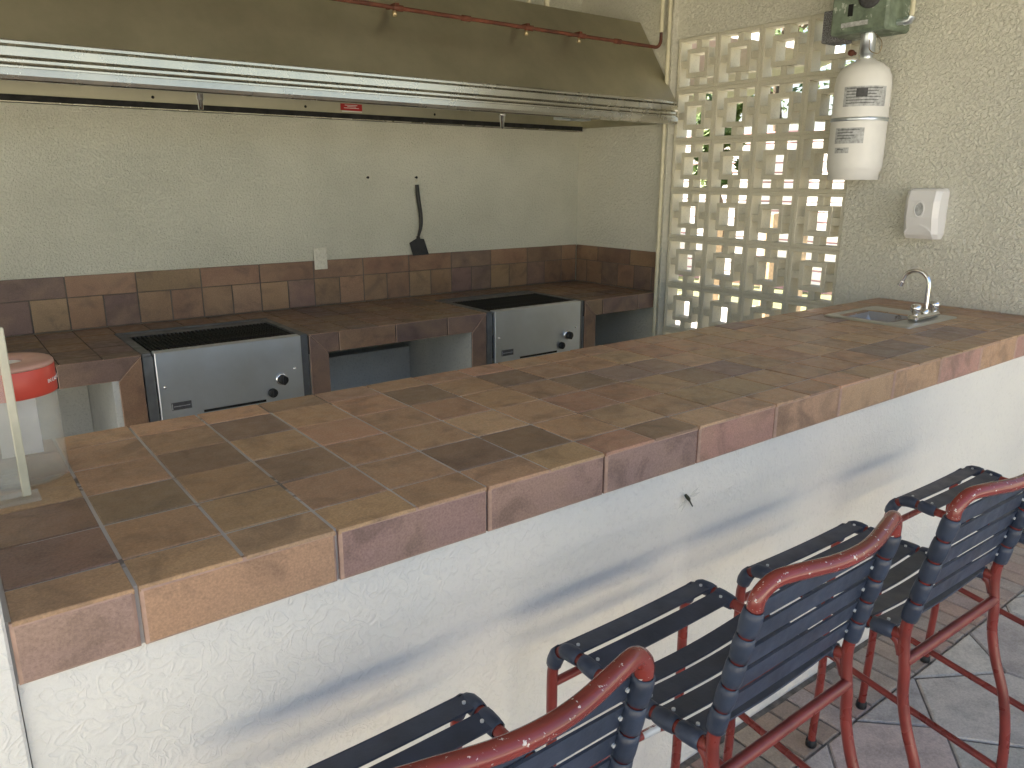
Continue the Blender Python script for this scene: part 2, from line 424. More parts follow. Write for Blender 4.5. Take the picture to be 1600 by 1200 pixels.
for i, s in enumerate(seeds):
    poly = [(0.2, -2.0), (4.9, -2.0), (4.9, -0.207), (0.2, -0.207)]
    for k, q in enumerate(seeds):
        if k == i or abs(q[0]-s[0])+abs(q[1]-s[1]) > 2: continue
        dx, dy = q[0]-s[0], q[1]-s[1]; L = math.hypot(dx, dy)
        poly = clip(poly, dx/L, dy/L, (dx*(s[0]+q[0])/2+dy*(s[1]+q[1])/2)/L-0.0032)
        if len(poly) < 3: break
    if len(poly) < 3: continue
    cx, cy = sum(p[0] for p in poly)/len(poly), sum(p[1] for p in poly)/len(poly)
    pp = []
    for p in poly:
        if not pp or math.hypot(p[0]-pp[-1][0], p[1]-pp[-1][1]) > 0.012: pp.append(p)
    if len(pp) < 3: continue
    col_ = random.choice([(0.48, 0.44, 0.40), (0.52, 0.465, 0.41), (0.46, 0.425, 0.395), (0.50, 0.43, 0.39), (0.53, 0.485, 0.435)])
    plate_obj('paving_slab', [(p[0]-cx, p[1]-cy) for p in pp], 0.02, 0.005, M_paver, floor, (cx, cy, random.uniform(-0.002, 0.001)), FLAT, jit(col_, 0.08), 'p')

# ------------------------------------------------------------------ bar counter
BX0, BX1, BD = -0.172, WX-0.004, 0.887
bar = thing('bar_counter', 'long bar with brown tiled top and white stucco front, stools before it', 'bar', (1.9, 0.45, 0))
SINK_HOLE = (3.225, 3.475, 0.475, 0.70)
wallm = MB().box((BX0+0.001, 0.014, -0.02), (BX1, 0.15, 0.957))
part('front_wall', wallm, M_bar, bar)
part('rear_wall', MB().box((BX0+0.001, 0.70, -0.02), (BX1, BD-0.03, 0.957)), M_bar, bar)
sl = MB()
for r_ in subtract((BX0, BX1, 0.012, BD-0.012), [SINK_HOLE]): sl.box((r_[0], r_[2], 0.958), (r_[1], r_[3], BT-0.0028))
part('mortar_bed', sl, M_grout, bar)
edges = [0.0, 0.111, 0.111+0.167, 0.111+0.334, 0.111+0.501, 0.111+0.668, BD]
special = {(5.2, 2): TAN}
# cells (column, row) that read clearly in the photograph
SP = {(9, 3): PUR, (10, 3): PUR, (10, 2): DRK, (11, 2): PUR, (8, 3): DRK, (7, 2): RST, (8, 2): RST, (7, 0): DRK, (6, 0): RST, (6, 1): TAN, (5, 1): DRK,
      (5, 2): TAN, (6, 2): TAN, (5, 3): ORG, (4, 3): ORG, (6, 3): OLV, (3, 3): RST, (2, 3): OLV, (1, 3): DRK, (0, 3): RST, (1, 2): BRN, (2, 2): DRK, (3, 2): BRN,
      (4, 2): ORG, (4, 1): DRK, (3, 1): OLV, (2, 1): RST, (1, 1): BRN, (0, 1): BRN, (0, 2): DRK, (-1, 1): DRK, (-1, 2): DRK, (8, 1): OLV, (9, 1): OLV, (9, 2): OLV}
for n in range(-2, 24):
    for r_ in range(6):
        x0, x1 = n*P, (n+1)*P
        x0, x1 = max(x0, BX0), min(x1, BX1)
        if x1-x0 < 0.02: continue
        y0, y1 = edges[r_], edges[r_+1]
        rs = subtract((x0+GAP/2, x1-GAP/2, y0+(GAP/2 if r_ else 0), y1-(GAP/2 if r_ < 5 else 0)), [SINK_HOLE])
        if not rs: continue
        if (n, r_) in SP: c = SP[n, r_]
        elif r_ == 0: c = random.choice([OLV, TAN, OLV, BRN, TAN])
        elif n < 8: c = random.choice([BRN, OLV, TAN, BRN, DRK, RST])
        else: c = random.choice([OLV, BRN, TAN, OLV, BRN, RST, PUR, DRK, TAN])
        for q in rs:
            w, h = q[1]-q[0], q[3]-q[2]
            if w < 0.008 or h < 0.008: continue
            plate_obj('tile', rect(w, h), 0.009, 0.0016, M_tile, bar, ((q[0]+q[1])/2, (q[2]+q[3])/2, BT+random.uniform(-0.0006, 0.0004)), FLAT, jit(c))
EC = [MAU, ORG, MAU, MAU, MAU, PNK, ORG, TAN, TAN, PNK, ORG, PNK, PNK]
es = [(BX0, 0.0)]+[(2*i*P, 2*(i+1)*P) for i in range(12)]
for i, (x0, x1) in enumerate(es):
    x1 = min(x1, BX1)
    if x1-x0 < 0.03: continue
    w = x1-x0-GAP
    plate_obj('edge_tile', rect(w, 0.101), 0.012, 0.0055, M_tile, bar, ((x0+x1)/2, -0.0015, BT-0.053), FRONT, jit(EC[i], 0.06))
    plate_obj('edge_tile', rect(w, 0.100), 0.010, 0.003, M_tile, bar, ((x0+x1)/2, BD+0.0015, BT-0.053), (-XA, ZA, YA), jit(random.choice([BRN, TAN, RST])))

# ------------------------------------------------------------------ grill counter along the back wall
GT, GY = 0.915, 2.468
gc = thing('grill_counter', 'brown tiled cooking counter with backsplash running along the back wall', 'counter', (1.9, 2.9, 0))
GX0, GX1 = -2.6, SX-0.014
OPEN = [(0.525, 1.313), (2.425, 3.215)]
GYB = 3.055
holes = [(a, b, GY-0.1, GYB) for a, b in OPEN]
sl = MB()
for r_ in subtract((GX0, GX1, GY+0.010, WY-0.002), holes): sl.box((r_[0], r_[2], GT-0.105), (r_[1], r_[3], GT-0.004))
part('mortar_bed', sl, M_groutd, gc)
ys = [GY, GY+0.107, GY+0.107+P, GY+0.107+2*P, GY+0.107+3*P, GY+0.107+4*P, WY-0.014]
XO = 0.371
for n in range(-12, 22):
    for r_ in range(6):
        x0, x1 = max(XO+n*P, GX0), min(XO+(n+1)*P, GX1)
        if x1-x0 < 0.015 or ys[r_+1]-ys[r_] < 0.015: continue
        for q in subtract((x0+GAP/2, x1-GAP/2, ys[r_]+(GAP/2 if r_ else 0), ys[r_+1]-GAP/2), holes):
            w, h = q[1]-q[0], q[3]-q[2]
            if w < 0.012 or h < 0.012: continue
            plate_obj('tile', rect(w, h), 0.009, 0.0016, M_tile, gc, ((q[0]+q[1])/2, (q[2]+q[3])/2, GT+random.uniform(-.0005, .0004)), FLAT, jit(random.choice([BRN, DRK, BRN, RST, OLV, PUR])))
# backsplash, back wall then side wall
for n in range(-12, 21):
    x0, x1 = XO+n*P, min(XO+(n+1)*P, GX1)
    if x0 < -2.6 or x1-x0 < 0.02: continue
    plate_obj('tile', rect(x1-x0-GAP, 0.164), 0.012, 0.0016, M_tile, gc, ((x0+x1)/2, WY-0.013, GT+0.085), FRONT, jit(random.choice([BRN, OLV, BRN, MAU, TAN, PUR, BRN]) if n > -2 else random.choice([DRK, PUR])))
for n in range(-6, 11):
    x0, x1 = XO+2*n*P, min(XO+2*(n+1)*P, GX1)
    if x0 < -2.6 or x1-x0 < 0.02: continue
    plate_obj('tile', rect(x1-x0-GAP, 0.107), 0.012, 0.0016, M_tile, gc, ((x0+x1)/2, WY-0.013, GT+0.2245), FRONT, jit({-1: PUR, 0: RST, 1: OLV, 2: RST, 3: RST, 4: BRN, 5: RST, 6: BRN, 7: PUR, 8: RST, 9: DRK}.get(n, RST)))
part('splash_bed', MB().box((GX0, WY-0.010, GT), (GX1, WY-0.001, GT+0.276)), M_groutd, gc)
part('splash_bed', MB().box((SX-0.010, GY+0.004, GT), (SX-0.001, WY-0.0145, GT+0.276)), M_groutd, gc)
yy = WY-0.016; first = True
while yy > GY+0.02:
    y1 = max(yy-(P if not first else 0.12), GY); first = False
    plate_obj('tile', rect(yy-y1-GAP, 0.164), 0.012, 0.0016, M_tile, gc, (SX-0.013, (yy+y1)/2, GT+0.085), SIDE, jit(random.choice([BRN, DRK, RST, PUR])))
    yy = y1
yy = WY-0.016; first = True
while yy > GY+0.02:
    y1 = max(yy-(2*P if not first else 0.24), GY); first = False
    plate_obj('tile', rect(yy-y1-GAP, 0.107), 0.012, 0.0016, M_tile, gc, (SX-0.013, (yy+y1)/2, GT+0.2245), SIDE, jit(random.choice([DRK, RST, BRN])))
    yy = y1
# front edge and tiled piers with mitred corners
EH = 0.105; PW = 0.104
def mitred(poly, c):
    cx, cz = sum(p[0] for p in poly)/len(poly), sum(p[1] for p in poly)/len(poly)
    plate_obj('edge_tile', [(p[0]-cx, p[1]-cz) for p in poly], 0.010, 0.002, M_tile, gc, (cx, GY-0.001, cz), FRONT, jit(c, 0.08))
def pier_post(xo, xi, c):       # xo = side by the grill, xi = side by the niche
    s = 1 if xi > xo else -1; e = GAP/2
    z0 = GT-0.002
    mitred([(xo+s*e, z0-0.004), (xo+s*e, 0.58), (xi, 0.58), (xi, z0-EH-0.004)][::s], c)
    mitred([(xo+s*e, 0.575), (xo+s*e, 0.24), (xi, 0.24), (xi, 0.575)][::s], c)
    mitred([(xo+s*e, 0.235), (xo+s*e, 0.0), (xi, 0.0), (xi, 0.235)][::s], c)
def edge_run(xa, xb, ma, mb_, cols):  # ma/mb_: mitred at that end
    z1, z0 = GT-0.002, GT-EH
    cuts = [xa]; x = xa+(0.165 if ma else 0.10)
    while x < xb-0.12: cuts.append(x); x += 2*P
    cuts.append(xb)
    for i in range(len(cuts)-1):
        a, b = cuts[i]+GAP/2, cuts[i+1]-GAP/2
        la = a+(PW-GAP if (ma and i == 0) else 0); lb = b-(PW-GAP if (mb_ and i == len(cuts)-2) else 0)
        mitred([(la, z0), (lb, z0), (b, z1), (a, z1)], cols[i % len(cols)])
edge_run(-2.6, OPEN[0][0], False, True, [MAU, RST, MAU])
pier_post(OPEN[0][0], OPEN[0][0]-PW, BRN)
pier_post(OPEN[0][1], OPEN[0][1]+PW, MAU)
edge_run(OPEN[0][1], OPEN[1][0], True, True, [MAU, RST, PUR, MAU])
pier_post(OPEN[1][0], OPEN[1][0]-PW, MAU)
pier_post(OPEN[1][1], OPEN[1][1]+PW, BRN)
edge_run(OPEN[1][1], GX1, True, False, [BRN, MAU, MAU])
for (xa, xb) in ((OPEN[0][0]-PW-0.025, OPEN[0][0]-0.002), (OPEN[0][1]+0.002, OPEN[0][1]+PW), (OPEN[1][0]-PW-0.004, OPEN[1][0]-0.002), (OPEN[1][1]+0.002, OPEN[1][1]+PW)):
    part('pier', MB().box((xa, GY+0.0105, -0.02), (xb, WY-0.002, GT-0.106)), M_niche, gc)
part('niche_back', MB().box((OPEN[0][1]+PW+0.001, WY-0.11, -0.02), (OPEN[1][0]-PW-0.005, WY-0.002, 0.60), 0.004), M_niche, gc)
part('niche_back', MB().box((-2.4, WY-0.11, -0.02), (OPEN[0][0]-PW-0.026, WY-0.002, GT-0.108), 0.004), M_niche, gc)
part('pier', MB().box((-0.50, GY+0.0105, -0.02), (-0.38, WY-0.002, GT-0.106)), M_niche, gc)  # unseen partition added to darken the left niche
part('niche_floor', MB().box((OPEN[0][1]+PW+0.001, GY+0.02, -0.02), (OPEN[1][0]-PW-0.005, WY-0.111, 0.10)), M_niche, gc)
part('niche_bracket', MB().prism([(GY+0.03, GT-0.107), (GY+0.30, GT-0.107), (GY+0.30, GT-0.14)], SX-0.05, SX-0.016), M_niche, gc)

# ------------------------------------------------------------------ the two built-in grills
def make_grill():
    root = thing('built_in_grill', 'x', 'grill', (0, 0, 0), 'grills set into the tiled counter')
    W = OPEN[0][1]-OPEN[0][0]-0.006
    def pt(n, mb, m, par=None):
        o = mb.build(n, m); o.parent = par or root; return o
    # liner with flange, origin at left front corner on the floor
    for xa, xb in ((0, 0.046), (W-0.046, W)):
        f2 = MB(); f2.box((xa, 0.006, 0.30), (xb, 0.030, GT-0.013), 0.002)
        ya, yb = (0, 0.040) if xa == 0 else (W-0.040, W)
        f2.box((ya, 0.006, GT-0.0125), (yb, 0.565, GT+0.002), 0.002)
        pt('liner', f2, M_flange)
    rim = MB(); rim.box((0.0, 0.567, GT-0.02), (W, 0.586, GT+0.004), 0.002)
    rim.box((0.041, 0.46, GT-0.03), (W-0.041, 0.566, GT-0.001), 0.002)
    pt('rear_rim', rim, M_flange)
    tub = MB(); tub.box((0.041, 0.035, 0.62), (W-0.041, 0.459, 0.66)); tub.box((0.041, 0.035, 0.66), (0.052, 0.459, GT-0.02)); tub.box((W-0.052, 0.035, 0.66), (W-0.041, 0.459, GT-0.02))
    pt('firebox', tub, M_iron)
    n = 34
    for i in range(n):
        x = 0.058+(W-0.116)*i/(n-1)
        if i == 0: bar_me = MB().box((-0.0045, 0.030, -0.006), (0.0045, 0.456, 0.006), 0.0015).mesh('grate_bar', M_iron)
        o = link('grate_bar', bar_me, root); o.location = (x, 0, GT-0.006)
    fr = MB(); fr.box((0.047, -0.020, 0.30), (W-0.047, 0.005, GT+0.004), 0.003)
    panel = pt('front_panel', fr, M_steel)
    lip = MB(); lip.box((0.047, 0.0055, GT-0.008), (W-0.047, 0.034, GT+0.004), 0.002); pt('top_lip', lip, M_steel, panel)
    def at(x, z): return (x, -0.0215, z)
    k = MB(); x, z = 0.621, 0.711
    k.lathe([(0.030, 0.0), (0.030, -0.006), (0.026, -0.010), (0.0, -0.010)], at(x, z), 28, 'Y'); pt('knob_bezel', k, M_chrome, panel)
    k = MB(); k.lathe([(0.024, -0.010), (0.0235, -0.034), (0.020, -0.038), (0.0, -0.038)], at(x, z), 28, 'Y'); k.box((x-0.006, -0.066, z-0.023), (x+0.006, -0.058, z+0.023), 0.002); pt('knob', k, M_black, panel)
    x, z = 0.570, 0.648
    k = MB(); k.lathe([(0.0225, 0.0), (0.0225, -0.016), (0.019, -0.020), (0.0, -0.020)], at(x, z), 24, 'Y'); k.box((x-0.004, -0.046, z-0.02), (x+0.004, -0.040, z+0.02), 0.0015); pt('knob', k, M_black, panel)
    k = MB(); k.box((0.093, -0.0235, 0.640), (0.183, -0.0205, 0.676), 0.001); pt('name_plate', k, M_printd, panel)
    k = MB(); k.box((0.095, -0.0250, 0.644), (0.099, -0.0237, 0.672)); k.box((0.103, -0.0250, 0.656), (0.176, -0.0237, 0.659)); pt('plate_mark', k, M_print, panel)
    k = MB(); k.box((0.235, -0.0230, 0.607), (0.535, -0.0206, 0.619)); pt('drip_slot', k, M_dark, panel)
    for sx, sz in ((0.076, 0.755), (0.692, 0.755)):
        k = MB(); k.lathe([(0.0075, 0.0), (0.006, -0.004), (0.0, -0.005)], at(sx, sz), 12, 'Y'); pt('screw', k, M_chrome, panel)
    return root
def copy_tree(o, parent=None):
    c = o.copy(); C.objects.link(c)
    if parent: c.parent = parent; c.matrix_parent_inverse = o.matrix_parent_inverse.copy()
    for ch in list(o.children): copy_tree(ch, c)
    return c
grill = make_grill()
g2 = copy_tree(grill)
grill.location = (OPEN[0][0]+0.003, GY, 0); grill['label'] = 'stainless built-in grill with bluish shine, left of the empty niche'
g2.location = (OPEN[1][0]+0.003, GY, 0); g2['label'] = 'darker stainless built-in grill at the right, near the corner'

# ------------------------------------------------------------------ range hood
hood = thing('range_hood', 'long stainless range hood hanging over the grills, dull brown with bright trim', 'range hood', (1.6, 2.9, 2.0))
HX0, HX1, HY = -2.4, SX-0.012, 2.352
t = 0.02
prof = [(HY+0.012, 2.168), (2.72, 2.70), (WY-0.004, 2.70), (WY-0.004, 2.68), (2.735, 2.68), (HY+0.04, 2.168)]
part('canopy', MB().prism(prof, HX0, HX1), M_hood, hood)
part('end_panel', MB().prism([(HY+0.03, 2.04), (HY+0.03, 2.165), (2.725, 2.682), (WY-0.005, 2.682), (WY-0.005, 2.05)], HX1+0.0005, HX1+0.010), M_hood, hood)
fl = [(HY+0.020, 2.170), (HY+0.004, 2.176), (HY, 2.170), (HY, 2.160), (HY+0.012, 2.156), (HY+0.006, 2.152), (HY-0.004, 2.149), (HY-0.004, 2.118), (HY+0.002, 2.113),
      (HY+0.012, 2.108), (HY+0.012, 2.098), (HY+0.002, 2.095), (HY, 2.091), (HY+0.012, 2.086), (HY+0.012, 2.079), (HY-0.006, 2.075), (HY-0.007, 2.050), (HY-0.002, 2.036),
      (HY+0.004, 2.032), (HY+0.05, 2.034), (HY+0.05, 2.045), (HY+0.02, 2.045), (HY+0.02, 2.15)]
part('front_trim', MB().prism(fl, HX0, HX1), M_trim, hood)
bp = MB(); bp.box((HX0, WY-0.034, 2.062), (HX1, WY-0.006, 2.62)); part('rear_panel', bp, M_hood, hood)
bp = MB(); bp.box((HX0, WY-0.05, 2.026), (HX1, WY-0.004, 2.061)); part('grease_gutter', bp, M_dark, hood)
bp = MB(); bp.box((HX0, WY-0.055, 2.026), (HX1, WY-0.051, 2.032)); part('gutter_lip', bp, M_trim, hood)
for i in range(12):
    x0 = HX0+0.04+i*0.515; fb = MB()
    if x0+0.5 > HX1: break
    for k in range(8): fb.box((x0+k*0.062, 2.90, 2.30), (x0+k*0.062+0.05, 2.93, 2.62))
    part('baffle_filter', fb, M_hood, hood)
st = MB(); st.box((1.940, WY-0.0355, 2.079), (2.082, WY-0.0345, 2.118)); stk = part('warning_sticker', st, M_sticker, hood)
st = MB()
for k, (a, b) in enumerate(((1.968, 2.05), (1.985, 2.04), (1.962, 2.06))): st.box((a, WY-0.0372, 2.108-k*0.008), (b, WY-0.0358, 2.111-k*0.008))
st.box((1.948, WY-0.0372, 2.072), (2.08, WY-0.0358, 2.077))
part('sticker_print', st, M_white, stk)
for x in (0.89, 1.72, 2.6):
    k = MB(); k.lathe([(0.008, 0), (0.006, -0.003), (0, -0.004)], (x, WY-0.0345, 2.087), 12, 'Y'); part('bolt', k, M_dark, hood)
for x, z in ((1.03, 2.055), (2.90, 2.04)):
    k = MB(); k.tube([(x, 2.95, z+0.22), (x, 2.95, z+0.05)], 0.009, 10)
    k.lathe([(0.0, -0.045), (0.012, -0.043), (0.014, 0.0), (0.019, 0.004), (0.019, 0.03), (0.024, 0.034), (0.024, 0.05), (0.012, 0.054)], (x, 2.95, z), 16)
    part('spray_nozzle', k, M_chrome, hood)
k = MB(); k.box((3.20, 2.72, 2.055), (3.46, 2.80, 2.075), 0.003); k.box((3.26, 2.70, 2.048), (3.30, 2.74, 2.060), 0.002); part('lamp_bracket', k, M_steel, hood)
# pipe clipped to the sloping front of the hood, turning up at the wall
pp = thing('gas_pipe', 'rust red pipe with couplings running across the hood front', 'pipe', (2.0, 2.47, 2.5))
PYZ = (2.478, 2.508)
part('pipe', MB().tube([(-2.3, *PYZ), (3.78, *PYZ)]+[(3.78+0.05*math.sin(a), PYZ[0], PYZ[1]+0.05*(1-math.cos(a))) for a in [R(15*k) for k in range(1, 7)]]+[(3.83, PYZ[0], 2.60)], 0.0105, 12), M_redpipe, pp)
for i, x in enumerate((0.2, 1.15, 1.90, 2.31, 2.74, 3.14, 3.44)):
    k = MB(); k.tube([(x-0.028, *PYZ), (x-0.026, *PYZ), (x+0.026, *PYZ), (x+0.028, *PYZ)], [0.011, 0.0155, 0.0155, 0.011], 10)
    part('coupling', k, M_redpipe, pp)
    if i in (2, 4, 5):
        k = MB(); k.box((x-0.010, PYZ[0]+0.005, PYZ[1]+0.01), (x+0.010, PYZ[0]+0.11, PYZ[1]+0.025)); part('pipe_clip', k, M_redpipe, pp)
        k = MB(); k.lathe([(0.0, -0.03), (0.012, -0.028), (0.012, -0.01), (0.006, 0.0)], (x-0.02, PYZ[0], PYZ[1]-0.012), 10); part('plug', k, M_brass, pp)
part('riser', MB().tube([(3.83, PYZ[0], 2.601), (3.83, PYZ[0], 2.958)], 0.013, 12), M_conduit, pp)
k = MB().tube([(SX-0.02, 2.452, 0.01), (SX-0.02, 2.452, 2.958)], 0.013, 12).build('wall_conduit', M_conduit)
tag(k, 'cream painted conduit running up the wall edge beside the block screen', 'conduit')
k = MB().tube([(3.20, 2.88, 2.701), (3.20, 2.88, 2.958)], 0.017, 12).build('hanger_rod', M_conduit); tag(k, 'pale vertical rod above the hood near its right end', 'rod')
k = MB(); k.tube(smooth_path([(3.0, 2.85, 2.958), (3.01, 2.84, 2.80), (3.03, 2.85, 2.74), (3.0, 2.87, 2.71)]), 0.012, 8); tag(k.build('loose_cable', M_conduit), 'short pale bent cable hanging above the hood', 'cable')

# ------------------------------------------------------------------ breeze block screen
screen = thing('block_screen', 'cream pierced concrete block screen with square holes between pier and sink wall', 'block screen', (WX+0.05, (SY+ENDY)/2, 0))
def block_mesh():
    b = MB(); h = BP/2-0.0022; f = 0.020; ro, ri = 0.086, 0.0575; d0, d1 = 0.0, 0.098; sw = 0.022
    def bb(y0, y1, z0, z1, a=d0, c=d1): b.box((a, y0, z0), (c, y1, z1), 0.0025)
    bb(-h, h, h-f, h); bb(-h, h, -h, -h+f); bb(-h, -h+f, -h+f-0.001, h-f+0.001, d0+0.0006, d1-0.0006); bb(h-f, h, -h+f-0.001, h-f+0.001, d0+0.0006, d1-0.0006)
    bb(-ro, ro, ri, ro, d0+0.0012); bb(-ro, ro, -ro, -ri, d0+0.0012); bb(-ro, -ri, -ri-0.001, ri+0.001, d0+0.0018); bb(ri, ro, -ri-0.001, ri+0.001, d0+0.0018)
    for s in (-1, 1):
        a, c = sorted((s*(ro-0.001), s*(h-f+0.001)))
        bb(-sw, sw, a, c, d0+0.012, d1-0.012); bb(a, c, -sw, sw, d0+0.012, d1-0.012)
    return b.mesh('block', M_block)
bm_ = block_mesh()
for i in range(4):
    for j in range(8):
        o = bpy.data.objects.new('block', bm_); C.objects.link(o); o.parent = screen
        o.location = Vector((WX+0.004+random.uniform(-.001, .001), SY-BP*(i+0.5), ZTOP-BP*(j+0.5)))-chain(screen)
mj = MB()
for i in range(5):
    y = SY-BP*i; mj.box((WX+0.010, y-0.004, 0.02), (WX+0.094, y+0.004, ZTOP))
for j in range(9):
    z = ZTOP-BP*j; mj.box((WX+0.0105, ENDY, z-0.004), (WX+0.0935, SY, z+0.0035))
part('mortar', mj, M_block, screen)

# ------------------------------------------------------------------ things on the back wall
sp = thing('spatula', 'black spatula hanging by its handle from a nail on the back wall', 'spatula', (2.46, WY-0.02, 1.4))
k = MB(); k.tube(smooth_path([(2.463, WY-0.016, 1.645), (2.468, WY-0.020, 1.56), (2.480, WY-0.024, 1.46), (2.480, WY-0.024, 1.38), (2.462, WY-0.020, 1.315)]), 0.011, 10, True, lambda t: 0.0125-0.004*t+0.003*math.sin(3*t)); part('handle', k, M_black, sp)
k = MB(); poly = [(2.395, 1.272), (2.448, 1.298), (2.452, 1.315), (2.473, 1.315), (2.478, 1.297), (2.505, 1.293), (2.535, 1.190), (2.412, 1.188)]
n = len(poly); vs = [(x, WY-0.012-(0.012 if z < 1.2 else 0), z) for x, z in poly]+[(x, WY-0.016-(0.012 if z < 1.2 else 0), z) for x, z in poly]
k.add(vs, [tuple(range(n)), tuple(range(n, 2*n))[::-1]]+[(i, (i+1) % n, n+(i+1) % n, n+i) for i in range(n)]); part('blade', k, M_black, sp)
k = MB(); k.tube([(2.4605, WY-0.014, 1.66), (2.454, WY-0.014, 1.674), (2.4605, WY-0.014, 1.688), (2.467, WY-0.014, 1.674), (2.4605, WY-0.014, 1.66)], 0.0018, 6, False); part('hanging_loop', k, M_conduit, sp)
for (x, z, lab) in ((2.460, 1.692, 'small dark nail holding the spatula on the back wall'), (2.110, 1.690, 'small bare nail in the back wall left of the spatula')):
    k = MB(); k.lathe([(0.004, 0.0), (0.004, -0.016), (0.008, -0.017), (0.008, -0.021), (0, -0.022)], (x, WY, z), 10, 'Y'); tag(k.build('nail', M_dark), lab, 'nail', 'nails in the back wall')
k = MB(); k.box((1.722, WY-0.020, 1.139), (1.806, WY-0.0145, 1.272), 0.003); ol = k.build('outlet_cover', M_side); tag(ol, 'painted-over blank outlet cover notched into the backsplash', 'outlet')

# ------------------------------------------------------------------ cylinder, control box, dispenser on the side wall
cyl = thing('pressure_cylinder', 'white pressure cylinder with printed labels strapped to the side wall', 'cylinder', (3.79, 1.02, 1.68))
cx, cy, cr = 3.785, 1.037, 0.136
prof = [(0.0, 1.682), (0.118, 1.682), (0.124, 1.684), (0.124, 1.722), (0.130, 1.730), (cr, 1.75), (cr, 2.150), (0.131, 2.190), (0.115, 2.225), (0.085, 2.252), (0.05, 2.266), (0.045, 2.275), (0.0, 2.275)]
k = MB(); k.lathe(prof, (cx, cy, 0), 40); part('tank', k, M_white, cyl)
k = MB(); k.lathe([(cr+0.001, 1.972), (cr+0.003, 1.974), (cr+0.003, 1.988), (cr+0.001, 1.990)], (cx, cy, 0), 40); part('strap', k, M_steel, cyl)
for (a0, a1, z0, z1, m) in ((172, 262, 2.040, 2.135, M_print), (160, 222, 1.862, 1.938, M_print), (163, 195, 1.815, 1.842, M_print)):
    k = MB(); k.lathe([(cr+0.0012, z0), (cr+0.0012, z1)], (cx, cy, 0), 12, 'Z', R(a0), R(a1)); lb = part('printed_label', k, m, cyl)
    k = MB(); zz = z1-0.012
    while zz > z0+0.008:
        L = random.uniform(0.55, 0.9)
        k.lathe([(cr+0.0022, zz), (cr+0.0022, zz+0.006)], (cx, cy, 0), 8, 'Z', R(a0+6), R(a0+(a1-a0)*L)); zz -= 0.014
    part('label_print', k, M_printg, lb)
k = MB(); k.lathe([(cr+0.0035, 2.085), (cr+0.0035, 2.125)], (cx, cy, 0), 8, 'Z', R(198), R(220)); part('emblem_block', k, M_printd, cyl)
k = MB(); k.tube([(cx, cy, 2.275), (cx, cy, 2.30), (cx, cy, 2.301), (cx, cy, 2.40)], [0.03, 0.03, 0.036, 0.036], 20); part('valve_neck', k, M_steel, cyl)
k = MB(); k.lathe([(0.0, -0.046), (0.015, -0.045), (0.016, -0.03), (0.009, -0.028), (0.009, 0.0)], (cx-0.03, cy+0.045, 2.305), 14, 'X'); part('valve_cap', k, M_redpipe, cyl)
k = MB(); k.tube(smooth_path([(cx-0.04, cy-0.05, 2.39), (cx-0.05, cy-0.10, 2.34), (cx-0.05, cy-0.09, 2.29), (cx-0.045, cy-0.04, 2.31), (cx-0.04, cy-0.03, 2.36)]), 0.0022, 6, False); part('seal_wire', k, M_brass, cyl)
cb = thing('control_box', 'green painted control box with a red dial above the white cylinder', 'control box', (3.85, 1.03, 2.38))
k = MB(); k.box((3.70, 0.905, 2.395), (WX-0.002, 1.205, 2.75), 0.012); part('case', k, M_green, cb)
k = MB(); k.box((3.694, 1.00, 2.425), (3.699, 1.14, 2.447), 0.001); part('name_strip', k, M_print, cb)
k = MB(); k.box((3.694, 1.085, 2.475), (3.699, 1.11, 2.53), 0.001); part('slot', k, M_dark, cb)
k = MB(); k.lathe([(0.058, 0.0), (0.058, -0.012), (0.05, -0.016), (0, -0.016)], (3.699, 1.0, 2.555), 24, 'X'); dl = part('gauge', k, M_printd, cb)
k = MB(); k.lathe([(0.032, -0.017), (0.030, -0.026), (0, -0.027)], (3.699, 0.99, 2.565), 20, 'X'); part('dial', k, M_reddial, dl)
k = MB(); k.tube([(3.80, 0.904, 2.43), (3.80, 0.86, 2.43)], 0.014, 12); k.tube([(3.80, 0.87, 2.43), (3.80, 0.845, 2.432), (3.80, 0.838, 2.45)], 0.020, 12); part('elbow', k, M_steel, cb)
k = MB(); k.tube([(3.80, 0.838, 2.45), (3.80, 0.836, 2.958)], 0.012, 12); part('conduit', k, M_conduit, cb)
k = MB(); k.tube([(3.78, 1.18, 2.751), (3.78, 1.19, 2.958)], 0.012, 12); part('conduit', k, M_conduit, cb)
k = MB(); k.box((3.80, 1.207, 2.385), (3.93, 1.31, 2.54), 0.004).build('foam_block', M_foam); 
fo = bpy.data.objects['foam_block']; tag(fo, 'rough grey foam block stuck beside the green control box', 'foam block')
dp = thing('soap_dispenser', 'white wall soap dispenser with an oval window above the sink', 'soap dispenser', (3.90, 0.68, 1.39))
def disp():
    k = MB(); y0, y1 = 0.602, 0.772; secs = [(1.392, 0.0), (1.393, 0.062), (1.42, 0.090), (1.50, 0.108), (1.58, 0.108), (1.628, 0.094), (1.640, 0.078), (1.643, 0.0)]
    rings = []
    for z, d in secs:
        ch = min(0.022, d*0.5+0.001); inset = 0.008 if z < 1.40 or z > 1.635 else 0.0
        rings.append([(WX-0.001, y0+inset, z), (WX-0.001-max(d-ch, 0), y0+inset, z), (WX-0.001-d, y0+ch+inset, z), (WX-0.001-d, y1-ch-inset, z), (WX-0.001-max(d-ch, 0), y1-inset, z), (WX-0.001, y1-inset, z)])
    vs = [p for r_ in rings for p in r_]; fs = []
    for i in range(len(rings)-1):
        for j in range(6): fs.append((i*6+j, i*6+(j+1) % 6, (i+1)*6+(j+1) % 6, (i+1)*6+j))
    k.add(vs, fs); return k
part('cover', disp(), M_plastic, dp)
k = MB(); fr = 0.1085; cyd, czd = 0.690, 1.541
vs = []; nn = 24
